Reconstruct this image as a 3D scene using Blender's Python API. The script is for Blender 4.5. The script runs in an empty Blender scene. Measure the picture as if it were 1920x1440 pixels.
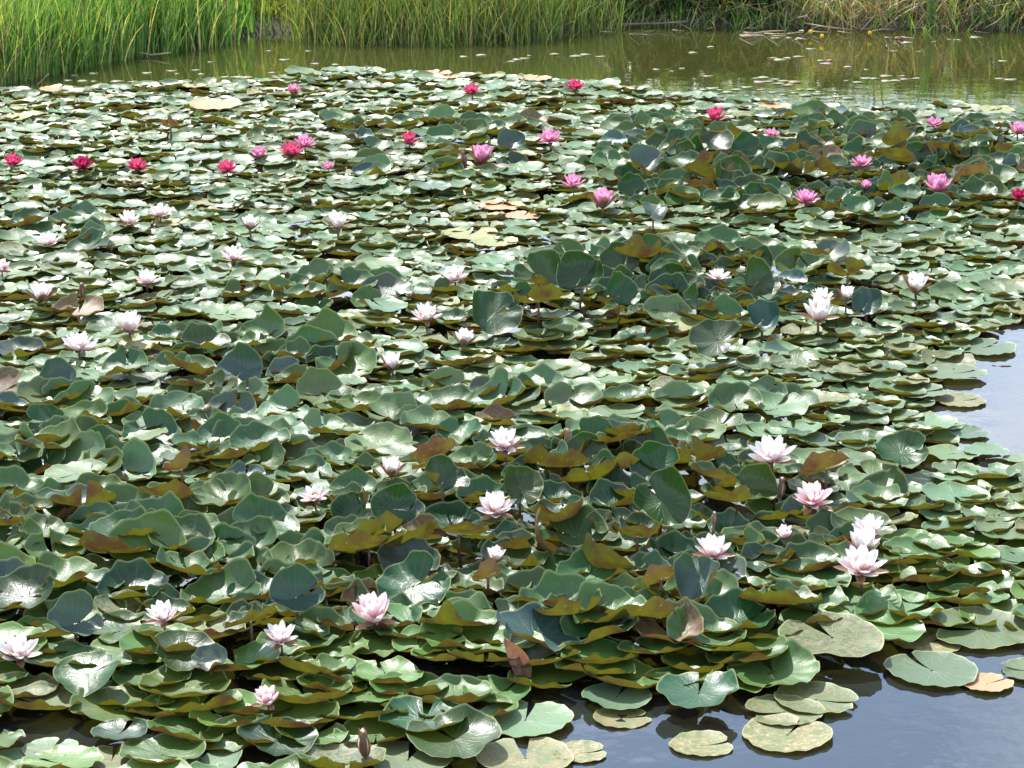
import bpy, math, random
import numpy as np
from mathutils import Vector, Matrix, Euler
R_ = math.radians
SC = bpy.context.scene

# ------------------------------------------------------------------ camera
FPX = 4900.0            # focal length in pixels of the 1920 px wide picture
CAM_H = 2.2
DIP = R_(15.8)
cd = bpy.data.cameras.new('camera'); cam = bpy.data.objects.new('camera', cd)
SC.collection.objects.link(cam)
cam.location = (0, 0, CAM_H); cam.rotation_euler = (math.pi/2-DIP, 0, 0)
cd.sensor_width = 36; cd.lens = FPX/1920*36; cd.clip_start = 0.1; cd.clip_end = 2000
SC.camera = cam
SC.render.resolution_x, SC.render.resolution_y = 1024, 768

# ------------------------------------------------------------------ world and sun
SUN_EL, SUN_AZ = 52.0, -24.0      # azimuth from +Y towards +X
w = bpy.data.worlds.new("World"); SC.world = w; w.use_nodes = True
nt = w.node_tree; nt.nodes.clear()
def N(nt, typ, **kw):
    n = nt.nodes.new(typ)
    for k, v in kw.items():
        if k in n.inputs.keys() if hasattr(n.inputs, 'keys') else False: n.inputs[k].default_value = v
        else: setattr(n, k, v)
    return n
out = N(nt, 'ShaderNodeOutputWorld'); bg = N(nt, 'ShaderNodeBackground')
sky = N(nt, 'ShaderNodeTexSky'); sky.sky_type = 'NISHITA'; sky.sun_disc = False
sky.sun_elevation = R_(SUN_EL); sky.sun_rotation = R_(SUN_AZ)
sky.air_density = 1.0; sky.dust_density = 0.3; sky.ozone_density = 3.0
tc = N(nt, 'ShaderNodeTexCoord'); mp = N(nt, 'ShaderNodeMapping'); mp.inputs['Scale'].default_value = (1, 1, 2.6)
nz = N(nt, 'ShaderNodeTexNoise'); nz.inputs['Scale'].default_value = 2.3; nz.inputs['Detail'].default_value = 7; nz.inputs['Roughness'].default_value = .55
rp = N(nt, 'ShaderNodeValToRGB'); rp.color_ramp.elements[0].position = .50; rp.color_ramp.elements[1].position = .66
rp.color_ramp.elements[1].color = (.85, .85, .85, 1); rp.color_ramp.elements[0].color = (.13, .13, .13, 1)
mx = N(nt, 'ShaderNodeMix'); mx.data_type = 'RGBA'
mx.inputs['B'].default_value = (10.5, 10.9, 11.8, 1)
nt.links.new(tc.outputs['Generated'], mp.inputs['Vector']); nt.links.new(mp.outputs[0], nz.inputs['Vector'])
nt.links.new(nz.outputs['Fac'], rp.inputs[0]); nt.links.new(rp.outputs[0], mx.inputs['Factor'])
nt.links.new(sky.outputs[0], mx.inputs['A']); nt.links.new(mx.outputs['Result'], bg.inputs[0])
bg.inputs[1].default_value = .15
nt.links.new(bg.outputs[0], out.inputs[0])
sd = bpy.data.lights.new('sun', 'SUN'); so = bpy.data.objects.new('sun', sd); SC.collection.objects.link(so)
sd.energy = 4.6; sd.angle = R_(.55); sd.color = (1, .97, .93)
sv = Vector((math.cos(R_(SUN_EL))*math.sin(R_(SUN_AZ)), math.cos(R_(SUN_EL))*math.cos(R_(SUN_AZ)), math.sin(R_(SUN_EL))))
so.rotation_euler = (-sv).to_track_quat('-Z', 'Y').to_euler(); so.location = sv*50
SC.view_settings.view_transform = 'Standard'; SC.view_settings.look = 'None'
SC.view_settings.exposure = 0.95; SC.view_settings.gamma = 1
SC.render.engine = 'CYCLES'

# ------------------------------------------------------------------ helpers
random.seed(7); rng = np.random.default_rng(11)
COL = SC.collection
cR = math.cos(DIP); sR = math.sin(DIP)
def ray(px, py):
    u = (px-960)/FPX; v = (720-py)/FPX
    return Vector((u, cR + v*sR, -sR + v*cR))
def ground(px, py, z=0.0):                 # where the sight line of a photo point meets the level z
    d = ray(px, py); t = (z-CAM_H)/d.z
    return Vector((d.x*t, d.y*t, z))
def topix(p):
    x, y, z = p[0], p[1], p[2]-CAM_H
    f = y*cR - z*sR; v = y*sR + z*cR
    return 960+FPX*x/f, 720-FPX*v/f
def dist(p): return math.sqrt(p[0]**2+p[1]**2+(p[2]-CAM_H)**2)

def tag(o, label=None, cat=None, group=None, kind=None):
    if label: o['label'] = label
    if cat: o['category'] = cat
    if group: o['group'] = group
    if kind: o['kind'] = kind
    return o
def mesh(name, V, F, mats=(), smooth=True, cols=None, uv=None, mi=None):
    me = bpy.data.meshes.new(name)
    V = np.asarray(V, dtype=np.float32)
    if isinstance(F, np.ndarray):
        n, k = F.shape
        me.vertices.add(len(V)); me.vertices.foreach_set('co', V.ravel())
        me.loops.add(n*k); me.loops.foreach_set('vertex_index', F.astype(np.int32).ravel())
        me.polygons.add(n); me.polygons.foreach_set('loop_start', np.arange(0, n*k, k, dtype=np.int32))
        me.update(calc_edges=True); me.validate()
    else:
        me.from_pydata(V.tolist(), [], F); me.update()
    for m in mats: me.materials.append(m)
    if smooth: me.polygons.foreach_set('use_smooth', np.ones(len(me.polygons), dtype=bool))
    if mi is not None: me.polygons.foreach_set('material_index', np.asarray(mi, dtype=np.int32))
    if cols:
        for k, a in cols.items():
            at = me.attributes.new(k, 'FLOAT_COLOR', 'POINT'); at.data.foreach_set('color', np.asarray(a, dtype=np.float32).ravel())
    if uv is not None:
        at = me.attributes.new('lr', 'FLOAT_VECTOR', 'POINT'); at.data.foreach_set('vector', np.asarray(uv, dtype=np.float32).ravel())
    return me
def link(name, me, parent=None, loc=(0, 0, 0), rot=(0, 0, 0), sc=1):
    o = bpy.data.objects.new(name, me); COL.objects.link(o); o.location = loc; o.rotation_euler = rot
    o.scale = (sc, sc, sc)
    if parent: o.parent = parent
    return o
def kids(o): return KID.get(o.name, [])
def tube(path, rad, n=6, cap=True):
    path = [Vector(p) for p in path]; V = []; F = []
    if not hasattr(rad, '__len__'): rad = [rad]*len(path)
    for i, p in enumerate(path):
        t = (path[min(i+1, len(path)-1)]-path[max(i-1, 0)]).normalized()
        a = t.cross(Vector((0, 0, 1)) if abs(t.z) < .95 else Vector((1, 0, 0))).normalized(); b = t.cross(a)
        for k in range(n):
            q = 2*math.pi*k/n
            V.append(p + (a*math.cos(q)+b*math.sin(q))*rad[i])
    for i in range(len(path)-1):
        for k in range(n):
            k2 = (k+1) % n
            F.append((i*n+k, i*n+k2, (i+1)*n+k2, (i+1)*n+k))
    if cap:
        F.append(tuple(range(n-1, -1, -1))); F.append(tuple(range((len(path)-1)*n, len(path)*n)))
    return [tuple(v) for v in V], F
def joinvf(parts):
    V = []; F = []
    for v, f in parts:
        b = len(V); V += v; F += [tuple(i+b for i in q) for q in f]
    return V, F

# ------------------------------------------------------------------ materials
def mat(name):
    m = bpy.data.materials.new(name); m.use_nodes = True; m.node_tree.nodes.clear(); return m, m.node_tree
def mixc(nt, a, b, fac, blend='MIX'):
    n = nt.nodes.new('ShaderNodeMix'); n.data_type = 'RGBA'; n.blend_type = blend
    for s, v in (('A', a), ('B', b), ('Factor', fac)):
        if hasattr(v, 'is_linked') or hasattr(v, 'node'): nt.links.new(v, n.inputs[s])
        elif s == 'Factor': n.inputs[s].default_value = v
        else: n.inputs[s].default_value = (*v, 1) if len(v) == 3 else v
    return n.outputs['Result']
def mathn(nt, op, a, b=None, clamp=False):
    n = nt.nodes.new('ShaderNodeMath'); n.operation = op; n.use_clamp = clamp
    for i, v in enumerate((a, b)):
        if v is None: continue
        if hasattr(v, 'node'): nt.links.new(v, n.inputs[i])
        else: n.inputs[i].default_value = v
    return n.outputs[0]
def noise(nt, vec, scale, detail=3, rough=.5, dist_=0):
    n = nt.nodes.new('ShaderNodeTexNoise'); n.inputs['Scale'].default_value = scale; n.inputs['Detail'].default_value = detail
    n.inputs['Roughness'].default_value = rough; n.inputs['Distortion'].default_value = dist_
    if vec is not None: nt.links.new(vec, n.inputs['Vector'])
    return n.outputs['Fac']
def ramp(nt, fac, p0, p1, c0=(0, 0, 0), c1=(1, 1, 1)):
    n = nt.nodes.new('ShaderNodeValToRGB'); e = n.color_ramp.elements
    e[0].position = p0; e[1].position = p1; e[0].color = (*c0, 1); e[1].color = (*c1, 1)
    nt.links.new(fac, n.inputs[0]); return n.outputs[0]
def attr(nt, name):
    n = nt.nodes.new('ShaderNodeAttribute'); n.attribute_name = name; return n

def leaf_material():
    m, t = mat('lily_leaf')
    L = t.links
    o = t.nodes.new('ShaderNodeOutputMaterial')
    geo = t.nodes.new('ShaderNodeNewGeometry')
    top = attr(t, 'top_col'); und = attr(t, 'under_col'); lr = attr(t, 'lr')
    pos = geo.outputs['Position']
    # slow variation, and dry specks whose amount follows the age kept in the alpha of top_col
    n1 = noise(t, pos, 14, 4, .6); n2 = noise(t, pos, 95, 4, .65, .6); n3 = noise(t, pos, 42, 3, .6, 1.5)
    tcv = mixc(t, top.outputs['Color'], (.60, .85, .50), mathn(t, 'MULTIPLY', ramp(t, n1, .35, .7), .5), 'MULTIPLY')
    thr = mathn(t, 'SUBTRACT', .86, mathn(t, 'MULTIPLY', top.outputs['Alpha'], .42))
    sp = mathn(t, 'MULTIPLY', mathn(t, 'SUBTRACT', n2, thr), 14, True)
    tcv = mixc(t, tcv, (.20, .15, .06), mathn(t, 'MULTIPLY', sp, .8))
    sp2 = mathn(t, 'MULTIPLY', mathn(t, 'SUBTRACT', n3, mathn(t, 'ADD', thr, .02)), 9, True)
    tcv = mixc(t, tcv, (.21, .20, .085), mathn(t, 'MULTIPLY', sp2, .65))
    old_ = mathn(t, 'POWER', top.outputs['Alpha'], 6)
    tcv = mixc(t, tcv, (.11, .15, .05), mathn(t, 'MULTIPLY', old_, mathn(t, 'MULTIPLY', ramp(t, noise(t, pos, 22, 5, .7, 1.0), .47, .56), .75)))
    # radial veins: angle and radius are stored per vertex
    sx = t.nodes.new('ShaderNodeSeparateXYZ'); L.new(lr.outputs['Vector'], sx.inputs[0])
    vein = mathn(t, 'ABSOLUTE', mathn(t, 'SINE', mathn(t, 'MULTIPLY', sx.outputs[0], 9.5)))
    vein = mathn(t, 'POWER', mathn(t, 'SUBTRACT', 1.0, vein), 9)
    vein = mathn(t, 'MULTIPLY', vein, mathn(t, 'MULTIPLY', mathn(t, 'SUBTRACT', 1.05, sx.outputs[1], True), 1.2, True))
    tcv = mixc(t, tcv, (.20, .32, .13), mathn(t, 'MULTIPLY', vein, .5))
    # pale or browned rim
    rim = mathn(t, 'MULTIPLY', mathn(t, 'SUBTRACT', sx.outputs[1], .955), 26, True)
    tcv = mixc(t, tcv, (.38, .40, .17), mathn(t, 'MULTIPLY', rim, .6))
    ucv = mixc(t, und.outputs['Color'], (.17, .06, .035), mathn(t, 'MULTIPLY', ramp(t, n1, .42, .66), .6))
    fl = mathn(t, 'MULTIPLY', mathn(t, 'SUBTRACT', n2, .62), 12, True)
    ucv = mixc(t, ucv, (.42, .34, .07), mathn(t, 'MULTIPLY', fl, .8))
    ucv = mixc(t, ucv, (.24, .22, .08), mathn(t, 'MULTIPLY', vein, .4))
    # two sides of one leaf: green upper skin, olive and wine underside
    back = geo.outputs['Backfacing']
    col = mixc(t, tcv, ucv, back)
    b1 = t.nodes.new('ShaderNodeBump'); b1.inputs['Strength'].default_value = .35; b1.inputs['Distance'].default_value = .004
    hh = mathn(t, 'ADD', mathn(t, 'MULTIPLY', vein, -.5), mathn(t, 'ADD', mathn(t, 'MULTIPLY', n3, .9), mathn(t, 'MULTIPLY', n2, .25)))
    L.new(hh, b1.inputs['Height'])
    p = t.nodes.new('ShaderNodeBsdfPrincipled'); L.new(col, p.inputs['Base Color']); L.new(b1.outputs[0], p.inputs['Normal'])
    ro = mathn(t, 'ADD', .27, mathn(t, 'ADD', mathn(t, 'MULTIPLY', n1, .16), mathn(t, 'MULTIPLY', back, .2)))
    ro = mathn(t, 'ADD', ro, mathn(t, 'MULTIPLY', top.outputs['Alpha'], .20)); L.new(ro, p.inputs['Roughness'])
    p.inputs['IOR'].default_value = 1.46
    tr = t.nodes.new('ShaderNodeBsdfTranslucent')
    tcol = mixc(t, mixc(t, (.27, .27, .009), (.085, .035, .008), ramp(t, n1, .40, .64)), ucv, .3); tcol = mixc(t, mixc(t, (.05, .13, .02), tcv, .5), tcol, back); L.new(tcol, tr.inputs['Color'])
    ms = t.nodes.new('ShaderNodeMixShader'); ms.inputs[0].default_value = .18
    L.new(p.outputs[0], ms.inputs[1]); L.new(tr.outputs[0], ms.inputs[2]); L.new(ms.outputs[0], o.inputs[0])
    return m
M_LEAF = leaf_material()

def simple(name, col, rough=.5, trans=None, tfac=.3, var=None, scale=30, bump=0):
    m, t = mat(name); L = t.links
    o = t.nodes.new('ShaderNodeOutputMaterial'); p = t.nodes.new('ShaderNodeBsdfPrincipled')
    geo = t.nodes.new('ShaderNodeNewGeometry'); n = noise(t, geo.outputs['Position'], scale, 4, .6)
    c = mixc(t, col, var or tuple(x*.6 for x in col), ramp(t, n, .35, .7)); L.new(c, p.inputs['Base Color'])
    p.inputs['Roughness'].default_value = rough
    if bump:
        b = t.nodes.new('ShaderNodeBump'); b.inputs['Strength'].default_value = .6; b.inputs['Distance'].default_value = bump
        L.new(n, b.inputs['Height']); L.new(b.outputs[0], p.inputs['Normal'])
    if trans:
        tr = t.nodes.new('ShaderNodeBsdfTranslucent'); tr.inputs[0].default_value = (*trans, 1)
        ms = t.nodes.new('ShaderNodeMixShader'); ms.inputs[0].default_value = tfac
        L.new(p.outputs[0], ms.inputs[1]); L.new(tr.outputs[0], ms.inputs[2]); L.new(ms.outputs[0], o.inputs[0])
    else: L.new(p.outputs[0], o.inputs[0])
    return m
def petal_material(name, tip, base, outer):
    m, t = mat(name); L = t.links
    o = t.nodes.new('ShaderNodeOutputMaterial'); p = t.nodes.new('ShaderNodeBsdfPrincipled')
    geo = t.nodes.new('ShaderNodeNewGeometry'); lr = attr(t, 'lr')
    sx = t.nodes.new('ShaderNodeSeparateXYZ'); L.new(lr.outputs['Vector'], sx.inputs[0])
    g = ramp(t, sx.outputs[0], .1, .7)
    inner = mixc(t, base, tip, g)
    outc = mixc(t, outer, tip, mathn(t, 'POWER', g, 1.6))
    c = mixc(t, inner, outc, geo.outputs['Backfacing'])
    st = mathn(t, 'MULTIPLY', mathn(t, 'SINE', mathn(t, 'MULTIPLY', sx.outputs[1], 34)), .5)
    c = mixc(t, c, outer, mathn(t, 'MULTIPLY', mathn(t, 'ADD', st, .5), .05))
    L.new(c, p.inputs['Base Color']); p.inputs['Roughness'].default_value = .45
    tr = t.nodes.new('ShaderNodeBsdfTranslucent'); L.new(c, tr.inputs[0])
    ms = t.nodes.new('ShaderNodeMixShader'); ms.inputs[0].default_value = .34
    L.new(p.outputs[0], ms.inputs[1]); L.new(tr.outputs[0], ms.inputs[2]); L.new(ms.outputs[0], o.inputs[0])
    return m
PM = {
 'white': petal_material('petal_white_pink', (.90, .87, .85), (.86, .66, .66), (.83, .48, .51)),
 'blush': petal_material('petal_blush', (.92, .78, .79), (.86, .50, .54), (.82, .36, .42)),
 'pink': petal_material('petal_pink', (.80, .40, .58), (.72, .10, .26), (.66, .12, .30)),
 'red': petal_material('petal_crimson', (.68, .10, .22), (.56, .015, .08), (.50, .02, .09)),
 'wine': petal_material('petal_dark_crimson', (.50, .03, .12), (.32, .005, .04), (.30, .01, .05)),
 'yellow': petal_material('petal_yellow', (.88, .66, .03), (.82, .52, .02), (.82, .56, .03)),
}
M_STAMEN = simple('stamen_yellow', (.85, .58, .08), .5, (.8, .5, .05), .3)
M_SEPAL = simple('sepal_brown', (.22, .10, .07), .45, (.25, .10, .05), .3, (.20, .17, .07))
M_SEPALG = simple('sepal_green', (.30, .20, .10), .45, (.35, .25, .08), .3, (.42, .22, .17))
M_STEM = simple('lily_stem', (.10, .07, .03), .4, None, 0, (.14, .045, .03), 20)

def water_material():
    m, t = mat('pond_water'); L = t.links
    o = t.nodes.new('ShaderNodeOutputMaterial'); geo = t.nodes.new('ShaderNodeNewGeometry')
    n = noise(t, geo.outputs['Position'], 9, 3, .5); n0 = noise(t, geo.outputs['Position'], 1.2, 3, .6)
    b = t.nodes.new('ShaderNodeBump'); b.inputs['Strength'].default_value = .06; b.inputs['Distance'].default_value = .02; L.new(n, b.inputs['Height'])
    gl = t.nodes.new('ShaderNodeBsdfGlossy'); gl.inputs['Roughness'].default_value = .015; L.new(b.outputs[0], gl.inputs['Normal'])
    gl.inputs['Color'].default_value = (1, 1, 1, 1)
    df = t.nodes.new('ShaderNodeBsdfDiffuse'); sx = t.nodes.new('ShaderNodeSeparateXYZ'); L.new(geo.outputs['Position'], sx.inputs[0])
    silt = mathn(t, 'MULTIPLY', mathn(t, 'SUBTRACT', mathn(t, 'ADD', sx.outputs[1], mathn(t, 'MULTIPLY', n0, 1.5)), 12.0), .5, True)
    L.new(mixc(t, mixc(t, (.026, .036, .040), (.040, .054, .050), n0), mixc(t, (.108, .108, .028), (.072, .088, .022), n0), silt), df.inputs['Color'])
    tr = t.nodes.new('ShaderNodeBsdfTransparent'); tr.inputs[0].default_value = (.72, .68, .48, 1)
    m1 = t.nodes.new('ShaderNodeMixShader'); m1.inputs[0].default_value = .6
    L.new(df.outputs[0], m1.inputs[1]); L.new(tr.outputs[0], m1.inputs[2])
    fr = t.nodes.new('ShaderNodeFresnel'); fr.inputs[0].default_value = 1.85; L.new(b.outputs[0], fr.inputs['Normal'])
    m2 = t.nodes.new('ShaderNodeMixShader'); L.new(fr.outputs[0], m2.inputs[0]); L.new(m1.outputs[0], m2.inputs[1]); L.new(gl.outputs[0], m2.inputs[2])
    L.new(m2.outputs[0], o.inputs[0]); return m
def ground_material():
    m, t = mat('bank_soil_and_turf'); L = t.links
    o = t.nodes.new('ShaderNodeOutputMaterial'); p = t.nodes.new('ShaderNodeBsdfPrincipled'); geo = t.nodes.new('ShaderNodeNewGeometry')
    pos = geo.outputs['Position']; a = noise(t, pos, 3, 5, .6); b_ = noise(t, pos, 40, 4, .6)
    sx = t.nodes.new('ShaderNodeSeparateXYZ'); L.new(pos, sx.inputs[0])
    turf = mixc(t, (.075, .12, .02), (.15, .14, .04), ramp(t, a, .4, .62))
    mud = mixc(t, (.030, .024, .014), (.07, .052, .03), b_)
    f = mathn(t, 'ADD', mathn(t, 'MULTIPLY', mathn(t, 'SUBTRACT', sx.outputs[2], .16), 7), mathn(t, 'MULTIPLY', mathn(t, 'SUBTRACT', a, .5), 2), True)
    L.new(mixc(t, mud, turf, f), p.inputs['Base Color']); p.inputs['Roughness'].default_value = .9
    bp = t.nodes.new('ShaderNodeBump'); bp.inputs['Distance'].default_value = .02; L.new(b_, bp.inputs['Height']); L.new(bp.outputs[0], p.inputs['Normal'])
    L.new(p.outputs[0], o.inputs[0]); return m
def blade_material(name='grass_blade'):
    m, t = mat(name); L = t.links
    o = t.nodes.new('ShaderNodeOutputMaterial'); p = t.nodes.new('ShaderNodeBsdfPrincipled'); a = attr(t, 'top_col')
    L.new(a.outputs['Color'], p.inputs['Base Color']); p.inputs['Roughness'].default_value = .42
    tr = t.nodes.new('ShaderNodeBsdfTranslucent'); L.new(mixc(t, a.outputs['Color'], (1.35, 1.3, .55), 1.0, 'MULTIPLY'), tr.inputs[0])
    ms = t.nodes.new('ShaderNodeMixShader'); ms.inputs[0].default_value = .42
    L.new(p.outputs[0], ms.inputs[1]); L.new(tr.outputs[0], ms.inputs[2]); L.new(ms.outputs[0], o.inputs[0]); return m
M_WATER = water_material(); M_GROUND = ground_material(); M_BLADE = blade_material()
M_DRY = simple('dry_stalk', (.42, .33, .20), .7, None, 0, (.22, .15, .08), 25)
M_WOOD = simple('dead_wood', (.20, .15, .10), .8, None, 0, (.10, .07, .045), 30, .004)
M_WEED = simple('weed_leaf', (.06, .14, .03), .4, (.14, .26, .03), .3, (.035, .08, .025), 12)
M_PALE = simple('pale_scrap', (.60, .58, .55), .6, None, 0, (.45, .42, .36), 60)

# ------------------------------------------------------------------ ground and water
SHORE = [(-400, 190), (0, 149), (100, 133), (200, 111), (300, 94), (380, 82), (450, 70), (520, 62), (560, 70), (700, 80), (900, 78), (1050, 70), (1120, 56), (1200, 48), (1400, 50), (1520, 54), (1700, 55), (1920, 58), (2300, 60)]
sp_ = [ground(a, b) for a, b in SHORE]
SX = np.array([-9, -6]+[p.x for p in sp_]+[6.5, 9]); SY = np.array([12.6, 12.4]+[p.y for p in sp_]+[15.6, 15.0])
def shore(x): return np.interp(x, SX, SY)
def hgt(x, y):
    x = np.asarray(x, float); y = np.asarray(y, float)
    df_ = y-shore(x); dn = 1.6-y; ds = np.abs(x)-9.0
    d = np.maximum(np.maximum(df_, dn), ds)
    land = np.clip(.02+.22*d, 0, .45)+np.clip((d-2.2)*.11, 0, .8)
    pond = np.clip(d*.8, -.55, 0)
    bump = .035*np.sin(x*3.1+1)*np.sin(y*2.7)+.02*np.sin(x*9.3)*np.sin(y*8.1+.5)
    return np.where(d > 0, land+bump*np.clip(d*2, 0, 1), pond)
def axis(lo, hi, step, far):
    a = list(np.arange(lo, hi+1e-6, step)); s = step
    up = []; v = hi
    while v < far: s *= 1.35; v += s; up.append(v)
    dn = []; v = lo; s = step
    while v > -far: s *= 1.35; v -= s; dn.append(v)
    return np.array(dn[::-1]+a+up)
gx = axis(-10, 10, .16, 700); gy = axis(-1, 22, .12, 700)
XX, YY = np.meshgrid(gx, gy); ZZ = hgt(XX, YY)
nx_, ny_ = len(gx), len(gy); idx = np.arange(nx_*ny_).reshape(ny_, nx_)
Fq = np.stack([idx[:-1, :-1].ravel(), idx[:-1, 1:].ravel(), idx[1:, 1:].ravel(), idx[1:, :-1].ravel()], 1)
tag(link('ground', mesh('ground', np.stack([XX.ravel(), YY.ravel(), ZZ.ravel()], 1), Fq, [M_GROUND])), kind='structure')
wv = [(-9.6, .9, 0), (9.6, .9, 0), (9.6, 17, 0), (-9.6, 17, 0)]
tag(link('water', mesh('water', wv, [(0, 1, 2, 3)], [M_WATER], smooth=False)), kind='structure')

# ------------------------------------------------------------------ lily pads
def leafgeo(R, kind, na=30, nr=6, lifts=None, vf=0, prm=None):
    """one round leaf with its notch; returns verts, faces, (angle, radius) per vertex"""
    a0 = rng.uniform(.05, .20)
    th = np.linspace(a0, 2*math.pi-a0, na); ed = np.minimum(th-a0, 2*math.pi-a0-th)
    rr = np.array([0.03, .30, .52, .70, .84, .94, 1.0] if nr >= 6 else [0.03, .5, .78, .93, 1.0] if nr == 4 else [0.03, .55, .86, 1.0])
    edge = 1-.16*np.exp(-(ed/.16)**2)-(0 if prm else sum(rng.uniform(.02, .10)*np.exp(-((th-rng.uniform(.5, 5.8))/rng.uniform(.05, .14))**2) for _ in range(rng.integers(0, 4))))+.025*np.sin(3*th+rng.uniform(0, 6))+.015*np.sin(7*th+rng.uniform(0, 6))
    T, Rr = np.meshgrid(th, rr); E = np.interp(T, th, edge)
    P = dict(flat=(.05, .022, 2, .07, .16, .015), cup=(.11, .046, 3, .14, .34, .05), wild=(.16, .050, 3, .25, .50, .13))[kind]
    if prm: P = prm
    c, A, nl, l0, l1, fold = P
    if not prm: A += vf
    k1, k2 = rng.integers(5, 8), rng.integers(9, 13)
    z = c*Rr**3 + A*Rr**4*(np.sin(k1*T+rng.uniform(0, 6))+.6*np.sin(k2*T+rng.uniform(0, 6)))
    z += fold*rng.uniform(.3, 1.6)*np.abs(np.sin(T))*Rr
    z += fold*.8*Rr**2*np.cos(2*(T-rng.uniform(0, 3.1)))
    bn = {'flat': .03, 'cup': .12, 'wild': .30}[kind]*rng.uniform(-1, .8)
    z += bn*(Rr*np.cos(T-rng.uniform(0, 3.1)))**2
    z += (rng.uniform(.01, .08) if not prm else .02)*Rr**8
    z += .014*Rr**9*np.sin(rng.integers(13, 19)*T+rng.uniform(0, 6))
    lf = np.zeros_like(z)
    L = lifts if lifts is not None else [(rng.uniform(0, 6.28), rng.uniform(.35, .8), rng.uniform(l0, l1)) for _ in range(nl)]
    for (t0, wd, am) in L:
        dth = (T-t0+math.pi) % (2*math.pi)-math.pi
        lf += am*np.clip((Rr-.35)/.65, 0, 1)**1.7*np.exp(-(dth/wd)**2)
    z += lf
    rad = Rr*E*(1-.33*np.clip(lf, 0, 1.2))
    X = rad*np.cos(T)*R; Y = rad*np.sin(T)*R*rng.uniform(.92, 1.0); Z = z*R
    V = np.stack([X.ravel(), Y.ravel(), Z.ravel()], 1)
    n0, n1 = Rr.shape; ix = np.arange(n0*n1).reshape(n0, n1)
    F = np.stack([ix[:-1, :-1].ravel(), ix[1:, :-1].ravel(), ix[1:, 1:].ravel(), ix[:-1, 1:].ravel()], 1)
    lr = np.stack([T.ravel(), Rr.ravel(), np.zeros(n0*n1)], 1)
    return V, F, lr

# the raised clumps of the colony, in photo coordinates (x, y, half width, half height, strength)
CLUMPS = [(1300, 555, 310, 62, .85), (1520, 350, 420, 75, .72), (1400, 260, 300, 30, .4), (760, 262, 420, 40, .30), (440, 700, 330, 42, .50), (230, 455, 240, 50, .34),
          (620, 560, 300, 50, .26), (900, 600, 130, 50, .5), (1120, 1000, 520, 120, .95), (1000, 905, 400, 50, .7), (330, 1030, 400, 80, .42), (480, 1160, 420, 60, .58),
          (1180, 1180, 450, 50, .52), (150, 850, 200, 40, .34), (1640, 900, 160, 60, .3), (820, 330, 180, 25, .3), (1750, 280, 180, 45, .45),
          (80, 1180, 140, 45, .5)]
FLATS = [(700, 440, 340, 45, .8), (1500, 700, 400, 45, .6), (1800, 600, 160, 120, .7), (300, 200, 500, 45, .5), (1100, 190, 400, 30, .5), (1750, 470, 200, 20, .5), (1820, 1030, 130, 150, .6), (1830, 830, 150, 90, .5), (1650, 1190, 150, 50, .4)]
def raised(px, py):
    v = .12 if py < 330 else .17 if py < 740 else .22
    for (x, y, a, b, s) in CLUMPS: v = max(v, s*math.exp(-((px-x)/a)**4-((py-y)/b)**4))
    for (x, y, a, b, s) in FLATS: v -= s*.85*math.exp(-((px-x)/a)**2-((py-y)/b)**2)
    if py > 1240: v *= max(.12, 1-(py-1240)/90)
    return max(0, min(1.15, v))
MAT_EDGE = [(-500, 176), (0, 174), (120, 172), (300, 163), (480, 154), (600, 140), (720, 139), (860, 147), (1030, 150), (1130, 160), (1230, 178), (1330, 188), (1500, 200), (1650, 208), (1780, 205), (1920, 214), (2500, 216),
            (2500, 600), (1920, 604), (1870, 618), (1840, 635), (1800, 680), (1785, 730), (1700, 748), (1740, 790), (1800, 850), (1880, 895), (1960, 900), (2500, 930), (2500, 1200), (1900, 1190), (1760, 1190), (1670, 1200), (1620, 1245), (1520, 1280), (1400, 1300), (1290, 1312), (1150, 1302), (1060, 1316), (960, 1318), (905, 1340), (840, 1375), (770, 1415), (700, 1500), (690, 1620), (-500, 1620)]
EX = np.array([p[0] for p in MAT_EDGE]); EY = np.array([p[1] for p in MAT_EDGE])
def inside(px, py):
    n = len(EX); j = n-1; c = False
    for i in range(n):
        if ((EY[i] > py) != (EY[j] > py)) and (px < (EX[j]-EX[i])*(py-EY[i])/(EY[j]-EY[i])+EX[i]): c = not c
        j = i
    return c
HOLES = [(140, 1375, 105, 42), (280, 1395, 60, 30), (750, 1250, 60, 26), (500, 1430, 80, 35), (690, 1420, 60, 30), (1850, 1150, 70, 14), (1730, 1010, 20, 10), (800, 715, 16, 7), (1690, 690, 40, 8), (1560, 770, 90, 6)]

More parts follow.
